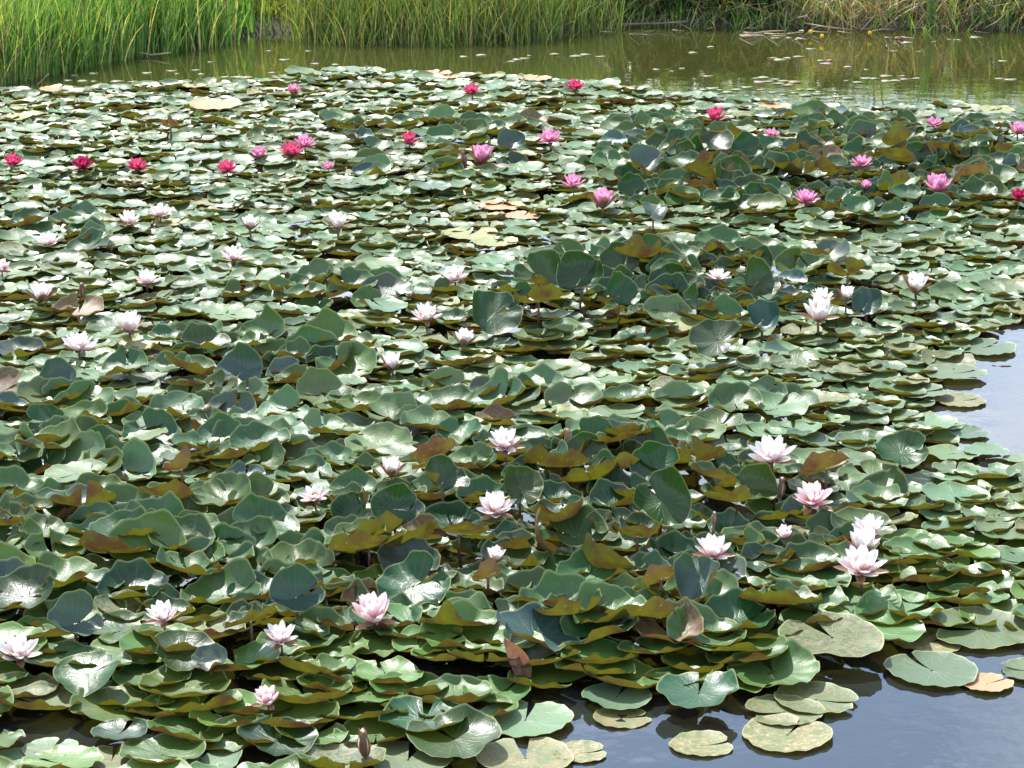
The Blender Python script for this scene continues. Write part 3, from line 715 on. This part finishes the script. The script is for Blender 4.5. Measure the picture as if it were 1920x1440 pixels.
def make_flower(form, colour):
    r = bpy.data.objects.new('water_lily', None); r.empty_display_size = .02; r['kidlist'] = 0
    K = []
    pm = {}
    for ri, (n, el, L, W, cu, cp) in enumerate(FORM[form]):
        vs = [petalmesh('petal', L*s, W*s2, cu*c2, cp, PM[colour]) for s, s2, c2 in ((1, 1, 1), (.93, 1.06, 1.3), (1.05, .94, .7))]
        for k in range(n):
            az = 2*math.pi*(k+.5*(ri % 2)+.2*ri)/n+rng.uniform(-.11, .11)
            rad = .006-.001*ri
            o = bpy.data.objects.new('petal', vs[rng.integers(3)])
            o.location = (math.cos(az)*rad, math.sin(az)*rad, .002*ri)
            o.rotation_euler = Euler((rng.uniform(-.14, .14), -R_(el+rng.normal(0, 5)), az), 'XYZ'); K.append(o)
    sm = M_SEPAL if form == 'half' else M_SEPALG
    el = {'open': 0, 'bowl': 12, 'half': 42, 'flat': 8}[form]
    se = petalmesh('sepal', .054, .020, .35, .28, sm)
    for k in range(4):
        az = math.pi/2*k+.5+rng.uniform(-.1, .1)
        o = bpy.data.objects.new('sepal', se); o.location = (math.cos(az)*.005, math.sin(az)*.005, -.002)
        o.rotation_euler = (0, -R_(el+rng.uniform(-8, 6)), az); K.append(o)
    if form != 'half':
        o = bpy.data.objects.new('stamens', stamenmesh(44, .022, .011)); K.append(o)
    return r, K
PROTO = {}; used = {}
def stemmesh(h, s):
    v, f = tube([(0, 0, .002), (.002, .004, -h*.5/s), (.004, .012, -(h+.08)/s)], [.0036, .0034, .004], 6)
    return mesh('flower_stem', v, f, [M_STEM])
def place_flower(i, px, py, wd, form, colour, z, lab):
    key = (form, colour, i % 2 if form in ('open', 'bowl') else 0)
    if key not in PROTO: PROTO[key] = make_flower(form, colour)
    r0, K0 = PROTO[key]
    p = ground(px, py, z+.02)
    nat = {'open': .112, 'bowl': .088, 'half': .060, 'flat': .104}[form]
    s = wd*1.02*dist(p)/FPX/nat
    r = r0.copy(); r.name = 'water_lily'
    if 'kidlist' in r: del r['kidlist']
    COL.objects.link(r)
    zb = z+.02-.020*s
    r.location = (p.x, p.y, zb); r.scale = (s, s, s)
    r.rotation_euler = (R_(rng.uniform(2, 14)), R_(rng.uniform(-9, 9)), rng.uniform(0, 6.28))
    q = Euler((R_(rng.uniform(4, 20)), R_(rng.uniform(-9, 9)), 0)).to_matrix() @ Matrix.Rotation(rng.uniform(0, 6.28), 3, 'Z')
    r.rotation_euler = q.to_euler()
    for k in K0:
        c = k.copy(); COL.objects.link(c); c.parent = r
    st = link('flower_stem', stemmesh(zb, s), r); st.rotation_euler = q.inverted().to_euler()
    tag(r, lab, 'water lily', 'red and pink water lilies in bloom' if colour in ('red', 'pink', 'wine') else 'white and blush water lilies in bloom')
for i, (px, py, wd, form, colour, z, adj, place) in enumerate(FL):
    place_flower(i, px, py, wd, form, colour, z, adj+' water lily '+place)
for (r0, K0) in PROTO.values():
    for k in K0: bpy.data.objects.remove(k)
    bpy.data.objects.remove(r0)

# buds
def bud(px, py, h_px, z, lean, lab, m=M_SEPAL, tipm=None):
    p = ground(px, py, z); H = h_px*dist(p)/FPX
    r = bpy.data.objects.new('lily_bud', None); COL.objects.link(r); r.location = (p.x, p.y, z-H*.45); r.rotation_euler = (0, R_(lean), rng.uniform(0, 3)); r.empty_display_size = .02
    tag(r, lab, 'flower bud')
    for k in range(4):
        se = petalmesh('sepal', H, H*.44, .12, .42, m)
        o = link('sepal', se, r); az = k*math.pi/2; o.location = (math.cos(az)*H*.10, math.sin(az)*H*.10, 0); o.rotation_euler = (0, -R_(84), az)
    for k in range(3):
        o = link('petal', petalmesh('petal', H*.95, H*.36, .1, .4, tipm or PM['white']), r); az = k*2.1+.5; o.location = (math.cos(az)*H*.05, math.sin(az)*H*.05, .003); o.rotation_euler = (0, -R_(86), az)
    v, f = tube([(0, 0, .004), (.002, 0, -.03), (.006, .01, -.12)], [.004, .0038, .0045], 6)
    link('flower_stem', mesh('flower_stem', v, f, [M_STEM]), r)
bud(684, 1392, 58, .05, -8, 'closed brown bud with pink tip at the bottom edge')
bud(1066, 822, 34, .10, 10, 'small pinkish bud right of the topmost front bloom', M_SEPALG, PM['blush'])
bud(156, 545, 30, .06, -6, 'little brown bud between the two left blooms')
bud(872, 297, 26, .08, 12, 'dark pink bud beside the half open pink bloom', M_SEPAL, PM['pink'])
bud(1338, 972, 24, .10, 4, 'white tipped bud among olive leaves', M_SEPALG)
bud(1463, 915, 40, .08, 6, 'thin faded bud stalk left of the pink tinged bloom')

# the withered spotted leaf standing like a rolled feather
p = ground(968, 1228, .06)
V = []; n = 12
for i in range(n):
    t = i/(n-1); wd = .022*math.sin(math.pi*(.08+.88*t))**.8
    for j in range(5):
        s = j/4*2-1; V.append((s*wd+.012*math.sin(t*3), abs(s)*-.018+.01*t, t*.125))
F = [(i*5+j, i*5+j+1, (i+1)*5+j+1, (i+1)*5+j) for i in range(n-1) for j in range(4)]
M_ROLL = simple('withered_leaf', (.30, .12, .075), .6, (.3, .12, .05), .25, (.42, .30, .20), 70)
o = link('withered_leaf', mesh('withered_leaf', V, F, [M_ROLL]), None, (p.x+.02, p.y, -.01), (R_(8), R_(-22), 0)); tag(o, 'rolled reddish brown spotted leaf standing upright near the front', 'dead leaf')

# ------------------------------------------------------------------ blades of grass and reed on the bank
def blades(n, fx, hmin, hmax, wmin, wmax, pal, lean=.25, droop=.35, seg=5):
    pts = fx(n); n = len(pts); x = pts[:, 0]; y = pts[:, 1]
    z0 = np.maximum(hgt(x, y), -.12)-.01
    h = rng.uniform(hmin, hmax, n); wd = rng.uniform(wmin, wmax, n)
    az = rng.uniform(0, 2*np.pi, n); ld = rng.uniform(0, 2*np.pi, n); la = np.abs(rng.normal(0, lean, n)); dr = np.abs(rng.normal(0, droop, n))
    pal = np.array(pal); c = pal[rng.choice(len(pal), n, p=pal[:, 3]/pal[:, 3].sum())][:, :3]*rng.uniform(.7, 1.25, (n, 1))
    V = np.zeros((n, seg+1, 2, 3)); C = np.ones((n, seg+1, 2, 4))
    for i in range(seg+1):
        t = i/seg; off = (la*t+dr*t**2.6)*h; zz = z0+h*t*(1-.28*dr*t**2-.2*la*t)
        cx = x+np.cos(ld)*off; cy = y+np.sin(ld)*off
        ww = wd*(1-t**2.2)*.5+.0004
        for s, sg in ((0, -1), (1, 1)):
            V[:, i, s, 0] = cx+sg*np.cos(az)*ww; V[:, i, s, 1] = cy+sg*np.sin(az)*ww; V[:, i, s, 2] = zz
        C[:, i, :, :3] = c[:, None, :]
    b = np.arange(n)[:, None, None]*(seg+1)*2; i = np.arange(seg)[None, :, None]*2
    q = np.array([0, 1, 3, 2])[None, None, :]
    F = (b+i+q).reshape(-1, 4)
    return V.reshape(-1, 3), F, C.reshape(-1, 4)
def bladeobj(name, label, sets):
    Vs, Fs, Cs = [], [], []; b = 0
    for V, F, C in sets: Vs.append(V); Fs.append(F+b); Cs.append(C); b += len(V)
    tag(link(name, mesh(name, np.concatenate(Vs), np.concatenate(Fs), [M_BLADE], smooth=False, cols={'top_col': np.concatenate(Cs)})), label, name.replace('_', ' '), kind='stuff')
def clumpy(x0, x1, d0, d1, nclump, sp):
    def f(n):
        cx = rng.uniform(x0, x1, nclump); cdp = rng.uniform(d0, d1, nclump)
        k = rng.integers(0, nclump, n); x = cx[k]+rng.normal(0, sp, n); d = cdp[k]+rng.normal(0, sp, n)
        d = np.clip(d, d0-.08, None)
        return np.stack([x, shore(x)+d], 1)
    return f
G = [(.15, .31, .07, 4), (.24, .38, .08, 3), (.42, .44, .12, 1.0), (.07, .18, .05, 3), (.55, .44, .22, .8)]
GY = [(.30, .40, .07, 3), (.46, .46, .11, 2), (.10, .17, .02, 2), (.36, .29, .13, .8)]
xl = ground(490, 62).x; xm0 = ground(560, 70).x; xm1 = ground(1130, 60).x
bladeobj('reeds', 'tall bright green reeds standing in the shallow water at the left', [
    blades(7000, clumpy(-6, xl-.1, -.12, 1.0, 220, .10), .30, .58, .004, .010, G, .12, .22),
    blades(2200, clumpy(-3.4, xl-.12, -.14, .12, 60, .09), .25, .5, .005, .011, G, .12, .2)])
bladeobj('marsh_grass', 'fine olive and yellow green grass fringing the bank midway', [
    blades(9500, clumpy(xm0, xm1+.1, -.12, 1.0, 200, .09), .22, .42, .003, .007, [(.14, .22, .055, 4), (.24, .26, .08, 2.2), (.09, .16, .04, 3), (.36, .28, .14, .9)], .10, .28)])
bladeobj('meadow_grass', 'rough yellow green meadow grass on the bank behind the reeds', [
    blades(17000, clumpy(-7, 7.5, .75, 3.6, 500, .16), .3, .6, .004, .010, GY, .3, .5),
    blades(4500, clumpy(xm1, 7.5, -.05, .35, 330, .07), .07, .24, .004, .009, G, .4, .5),
    blades(4200, clumpy(xm1, 7.5, .35, 1.2, 230, .07), .15, .42, .005, .011, G+[(.36, .28, .15, 2.2)], .35, .5),
    blades(1300, clumpy(xl-.1, xm0+.1, .25, .9, 40, .07), .08, .25, .004, .009, GY, .3, .5),
    blades(5000, clumpy(-8, 8, 3.6, 9, 300, .3), .3, .6, .008, .016, GY, .2, .4)])
bladeobj('dead_grass', 'tangled straw coloured dead grass hanging over the right bank', [
    blades(4600, clumpy(xm1+.2, 7.5, .0, .45, 210, .06), .12, .38, .003, .007, [(.34, .27, .16, 3), (.22, .16, .09, 3), (.45, .38, .24, 1)], .6, .9),
    blades(500, clumpy(ground(485, 40).x, ground(555, 40).x, .35, .8, 10, .05), .1, .3, .003, .006, [(.25, .17, .12, 3), (.38, .28, .2, 2)], .6, .9)])

# a few single plants of the right bank
def broadleaf(px, py, H, nl, lab, ls=.07, m=M_WEED):
    p = ground(px, py); y = p.y+.06; z0 = float(hgt(p.x, y))
    r = bpy.data.objects.new('leafy_weed', None); COL.objects.link(r); r.location = (p.x, y, z0); r.empty_display_size = .05
    tag(r, lab, 'weed', 'leafy weeds along the right bank')
    stems = []; lv = []; lf = []
    for s in range(26):
        a = rng.uniform(0, 6.28); l = rng.uniform(.1, .45); hh = H*rng.uniform(.6, 1)
        path = [Vector((math.cos(a)*l*hh*t**1.5, math.sin(a)*l*hh*t**1.5, hh*t)) for t in (0, .33, .66, 1)]
        stems.append(tube(path, [.004, .0035, .003, .0015], 5))
        for k in range(nl):
            t = (k+1.2)/(nl+.5)*3; i = min(2, int(t)); q = path[i].lerp(path[i+1], min(1, t-i))
            az = a+k*2.4+rng.uniform(-.4, .4); el = rng.uniform(-.5, .6); L = ls*rng.uniform(.7, 1.2); W = L*.48
            dx = Vector((math.cos(az)*math.cos(el), math.sin(az)*math.cos(el), math.sin(el))); sd_ = Vector((-math.sin(az), math.cos(az), 0)); up = dx.cross(sd_)
            b = len(lv)
            for (t_, w_) in ((0, .1), (.3, .9), (.6, .8), (1, 0.02)):
                c = q+dx*L*t_-up*L*.25*t_*t_
                lv += [tuple(c-sd_*W*w_*.5), tuple(c+up*W*-.12*w_), tuple(c+sd_*W*w_*.5)]
            for i2 in range(3):
                for j2 in range(2): lf.append((b+i2*3+j2, b+i2*3+j2+1, b+(i2+1)*3+j2+1, b+(i2+1)*3+j2))
    link('stem', mesh('stem', *joinvf(stems), [M_STEM]), r)
    link('foliage', mesh('foliage', lv, lf, [m]), r)
WX = [(1140, 40), (1175, 46), (1215, 42), (1262, 46), (1300, 44), (1338, 47), (1372, 46), (1408, 48), (1448, 46), (1640, 40), (1815, 46), (1860, 44), (1912, 48)]
WL = ['where the middle grass ends', 'second from the middle grass', 'third from the middle grass', 'left in the dark green thicket', 'low in the dark green thicket', 'at the heart of the thicket', 'right in the dark green thicket', 'last of the thicket over the water', 'beside the pale yellow tuft', 'behind the fallen dry sticks', 'left in the far right corner group', 'middle of the far right corner group', 'cut by the upper right border']
EXTRA = [(1160, 36), (1195, 38), (1238, 36), (1282, 38), (1320, 36), (1356, 40), (1392, 36), (1430, 38), (1480, 36), (1690, 38), (1725, 34), (1770, 38), (1840, 36), (1890, 36), (1560, 32), (1600, 30)]
for (a, b) in EXTRA: WX.append((a, b)); WL.append(('in the back row of the dark thicket' if a < 1500 else 'in the shade behind the dry stalks'))
for (a, b), l in zip(WX, WL):
    broadleaf(a, b, rng.uniform(.26, .42), 8, 'bushy dark green leafy weed '+l, .095)
def sword(px, py, H, n, lab, col=(.09, .20, .04)):
    p = ground(px, py); z0 = max(-.05, float(hgt(p.x, p.y)))
    V = []; F = []; C = []
    for k in range(n):
        a = rng.uniform(-1, 1)*.20+.0; hh = H*rng.uniform(.7, 1); b = len(V); bx = rng.uniform(-.02, .02); by = rng.uniform(-.02, .02)
        for i in range(7):
            t = i/6; ww = .011*(1-t**2)+.0005
            V += [(bx+a*hh*t**1.4-ww, by, hh*t), (bx+a*hh*t**1.4, by-.003, hh*t), (bx+a*hh*t**1.4+ww, by, hh*t)]
        for i in range(6):
            for j in range(2): F.append((b+i*3+j, b+i*3+j+1, b+i*3+j+4, b+i*3+j+3))
    C = [(*col, 1)]*len(V)
    o = link('sword_leaved_reed', mesh('sword_leaved_reed', V, F, [M_BLADE], cols={'top_col': C}), None, (p.x, p.y, z0)); tag(o, lab, 'reed')
sword(1745, 53, .55, 6, 'bright green sword leaved reed tuft standing in the right shallows')
sword(1858, 52, .30, 3, 'short pale green reed tuft by the upper right corner', (.20, .27, .08))
sword(1462, 34, .22, 9, 'pale yellow green grass tuft right of the leafy thicket', (.28, .34, .05))
sword(1810, 30, .26, 4, 'pale broad leaved tuft between brown stalks at right', (.24, .28, .10))
def stick(pts, rad, lab, m=M_DRY, name='dry_stalk', cat='dry stalk'):
    P = [ground(a, b, z) for a, b, z in pts]; o0 = P[0].copy()
    v, f = tube([q-o0 for q in P], [rad*(1-.5*i/(len(P)-1)) for i in range(len(P))], 6)
    o = link(name, mesh(name, v, f, [m]), None, o0); tag(o, lab, cat, 'dry stalks leaning over the right bank' if name == 'dry_stalk' else None)
stick([(1788, 55, -.02), (1775, 20, .12), (1760, -10, .3)], .011, 'thick pale stalk leaning left out of the right shallows')
stick([(1500, 42, .03), (1545, 50, .05), (1600, 56, .015)], .006, 'bleached stalk lying low from pink scraps to the yellow bloom')
stick([(1525, 45, .02), (1512, 30, .1), (1495, 33, .14)], .006, 'short crooked stalk above the white scrap')
stick([(1560, 20, .3), (1590, 45, .1), (1612, 56, .0)], .004, 'thin stalk bent down to the water beside yellow bloom')
stick([(1665, 10, .3), (1655, 30, .18), (1672, 54, .0)], .005, 'kinked stalk between the dark weeds')
stick([(1650, 0, .35), (1640, 30, .15), (1610, 62, -.01)], .005, 'slanting pale stalk ending at the third yellow bloom')
stick([(1720, 0, .35), (1735, 25, .2), (1713, 54, .0)], .005, 'crooked brown stalk left of the sword leaved reed')
stick([(1820, 0, .35), (1823, 30, .15), (1826, 52, .0)], .004, 'straight brown stalk right of the thick pale stalk')
stick([(1890, 20, .25), (1870, 40, .1), (1840, 56, .0)], .004, 'low stalk sloping toward the right corner')
stick([(1095, 47, .02), (1150, 46, .02), (1240, 44, .03), (1290, 40, .05)], .010, 'long dead branch lying along the waterline of the right bank', M_WOOD, 'fallen_branch', 'branch')
stick([(1395, 66, .012), (1440, 59, .012), (1475, 57, .02)], .007, 'tan broken reed floating off the right bank', M_DRY, 'floating_reed', 'broken reed')
stick([(250, 98, .02), (285, 103, .015), (320, 99, .03)], .007, 'bleached branch floating at the edge of the left reeds', M_DRY, 'floating_branch', 'branch')
stick([(70, 160, .0), (85, 145, .06), (92, 138, .08)], .003, 'short bent straw poking from the water at the left', M_DRY, 'bent_straw', 'straw')
stick([(1858, 712, -.01), (1853, 735, -.01), (1850, 750, -.012)], .004, 'dark underwater stalk in the right hand inlet', M_STEM, 'sunken_stalk', 'stalk')

# yellow pond flowers, and a scrap beside them
def yellow(px, py, lab, wd):
    p = ground(px, py, .03); s = wd*dist(p)/FPX/.05
    r = bpy.data.objects.new('yellow_pond_lily', None); COL.objects.link(r); r.location = (p.x, p.y, .02); r.scale = (s, s, s); r.empty_display_size = .02
    tag(r, lab, 'pond flower', 'yellow pond flowers by the right bank')
    pmz = petalmesh('petal', .036, .034, .9, .3, PM['yellow'], .7)
    for k in range(6): o = link('petal', pmz, r, rot=(0, -R_(38), k*math.pi/3))
    link('stamens', stamenmesh(16, .014, .006), r)
    v, f = tube([(0, 0, 0), (.004, .004, -.08)], .003, 6); link('flower_stem', mesh('flower_stem', v, f, [M_STEM]), r)
yellow(1520, 60, 'yellow pond flower right of the white scrap', 11)
yellow(1541, 68, 'low yellow pond flower on the pink tan litter', 11)
yellow(1631, 62, 'lone round yellow pond flower farther right', 11)

def oval(name, px, py, wd, asp, z, col, lab, cat, group=None, thick=.002):
    p = ground(px, py, z); a = wd*dist(p)/FPX/2; n = 14; V = []; ph = rng.uniform(0, 6)
    for zz in (0, -thick):
        for k in range(n):
            q = 2*math.pi*k/n; r = 1+.10*math.sin(3*q+ph)+.05*math.sin(5*q)
            V.append((math.cos(q)*a*r, math.sin(q)*a*r*asp, zz+.0015*math.sin(2*q+ph)))
    V += [(0, 0, -.001), (0, 0, -thick)]
    F = [(2*n, k, (k+1) % n) for k in range(n)]+[(2*n+1, n+(k+1) % n, n+k) for k in range(n)]+[(k, n+k, n+(k+1) % n, (k+1) % n) for k in range(n)]
    if isinstance(col, tuple):
        me = mesh(name, V, F, [M_BLADE], cols={'top_col': [(*col, 1)]*len(V)})
    else: me = mesh(name, V, F, [col])
    o = link(name, me, None, (p.x, p.y, z), (0, 0, rng.uniform(-.4, .4))); tag(o, lab, cat, group); return o
oval('paper_scrap', 1503, 57, 9, 1.2, .012, M_PALE, 'small white scrap caught in dead stalks at the right bank', 'scrap')
for k in range(26):
    a = [rng.uniform(1385, 1720), rng.uniform(1120, 1920)][k % 2]; b = rng.uniform(58, 74) if k % 2 == 0 else rng.uniform(50, 66)
    q0 = rng.uniform(-.5, .5); L_ = rng.uniform(14, 44)
    stick([(a-L_/2, b, .006), (a, b+q0*5, .012+rng.uniform(0, .02)), (a+L_/2, b+q0*7, .004)], rng.uniform(.003, .007), 'short pale reed fragment washed up along the right waterline', [M_DRY, M_WOOD][k % 2], 'reed_fragment', 'reed fragment')
    bpy.context.scene.collection.objects[-1]['group'] = 'reed fragments washed up along the right waterline'
# little leaves and petals afloat on the open water
SPOTS = [(175, 137), (140, 140), (155, 152), (128, 150), (177, 152), (220, 151), (250, 153), (275, 137), (332, 138), (378, 138), (320, 132), (50, 147), (60, 171), (30, 170), (420, 144), (445, 144), (462, 144), (365, 130), (503, 96), (578, 96), (533, 112), (590, 119), (630, 121), (395, 115), (508, 135), (870, 106), (903, 103), (957, 114), (970, 110), (983, 108), (993, 104), (1040, 101), (1080, 104), (1098, 102), (1125, 106), (1232, 130), (1258, 134), (1278, 128), (1300, 99), (1333, 87), (1327, 142),
         (1448, 108), (1462, 111), (1476, 108), (1498, 106), (1520, 91), (1540, 113), (1548, 118), (1556, 112), (1590, 124), (1625, 130), (1674, 95), (1722, 97), (1690, 142), (1678, 151), (1662, 151), (1697, 148), (1716, 147), (1662, 142), (1872, 147), (1893, 149), (1880, 114), (1586, 150), (1609, 153), (1622, 147), (1640, 146), (1415, 146), (1424, 152), (1432, 145), (1440, 153), (1452, 149), (1460, 156), (1470, 152), (1481, 158), (1490, 153), (1477, 160), (1425, 167), (1400, 162), (1500, 167), (1520, 168), (1535, 172), (1380, 168), (1365, 173), (1350, 168), (1335, 165), (1320, 168), (1450, 172), (1470, 176), (1490, 174), (1510, 178), (1530, 176), (1440, 182), (1420, 186), (1400, 178), (1570, 181), (1590, 184), (1405, 66), (1420, 68), (1455, 72), (1480, 71), (1500, 73), (1795, 74), (1780, 73), (1830, 70), (1700, 79), (1750, 78)]
for i, (a, b) in enumerate(SPOTS):
    c = [(.30, .36, .22), (.42, .44, .30), (.36, .30, .18), (.48, .40, .38)][rng.choice(4, p=[.45, .3, .15, .1])]
    zone = 'near the left mat edge' if a < 700 and b > 125 else 'scattered off the left reeds' if a < 700 else 'on the middle open water' if a < 1305 else 'in the drift below the right bank' if b < 85 else 'clustered beyond the right mat edge' if b > 140 and a < 1560 else 'spread over the right open water'
    oval('floating_leaf', a, b+rng.uniform(-1, 1), rng.uniform(9, 23)*(1.2 if b > 140 else 1), rng.uniform(.6, 1), .004, c, 'tiny pale leaf afloat '+zone, 'floating leaf', 'tiny floating leaves '+zone)
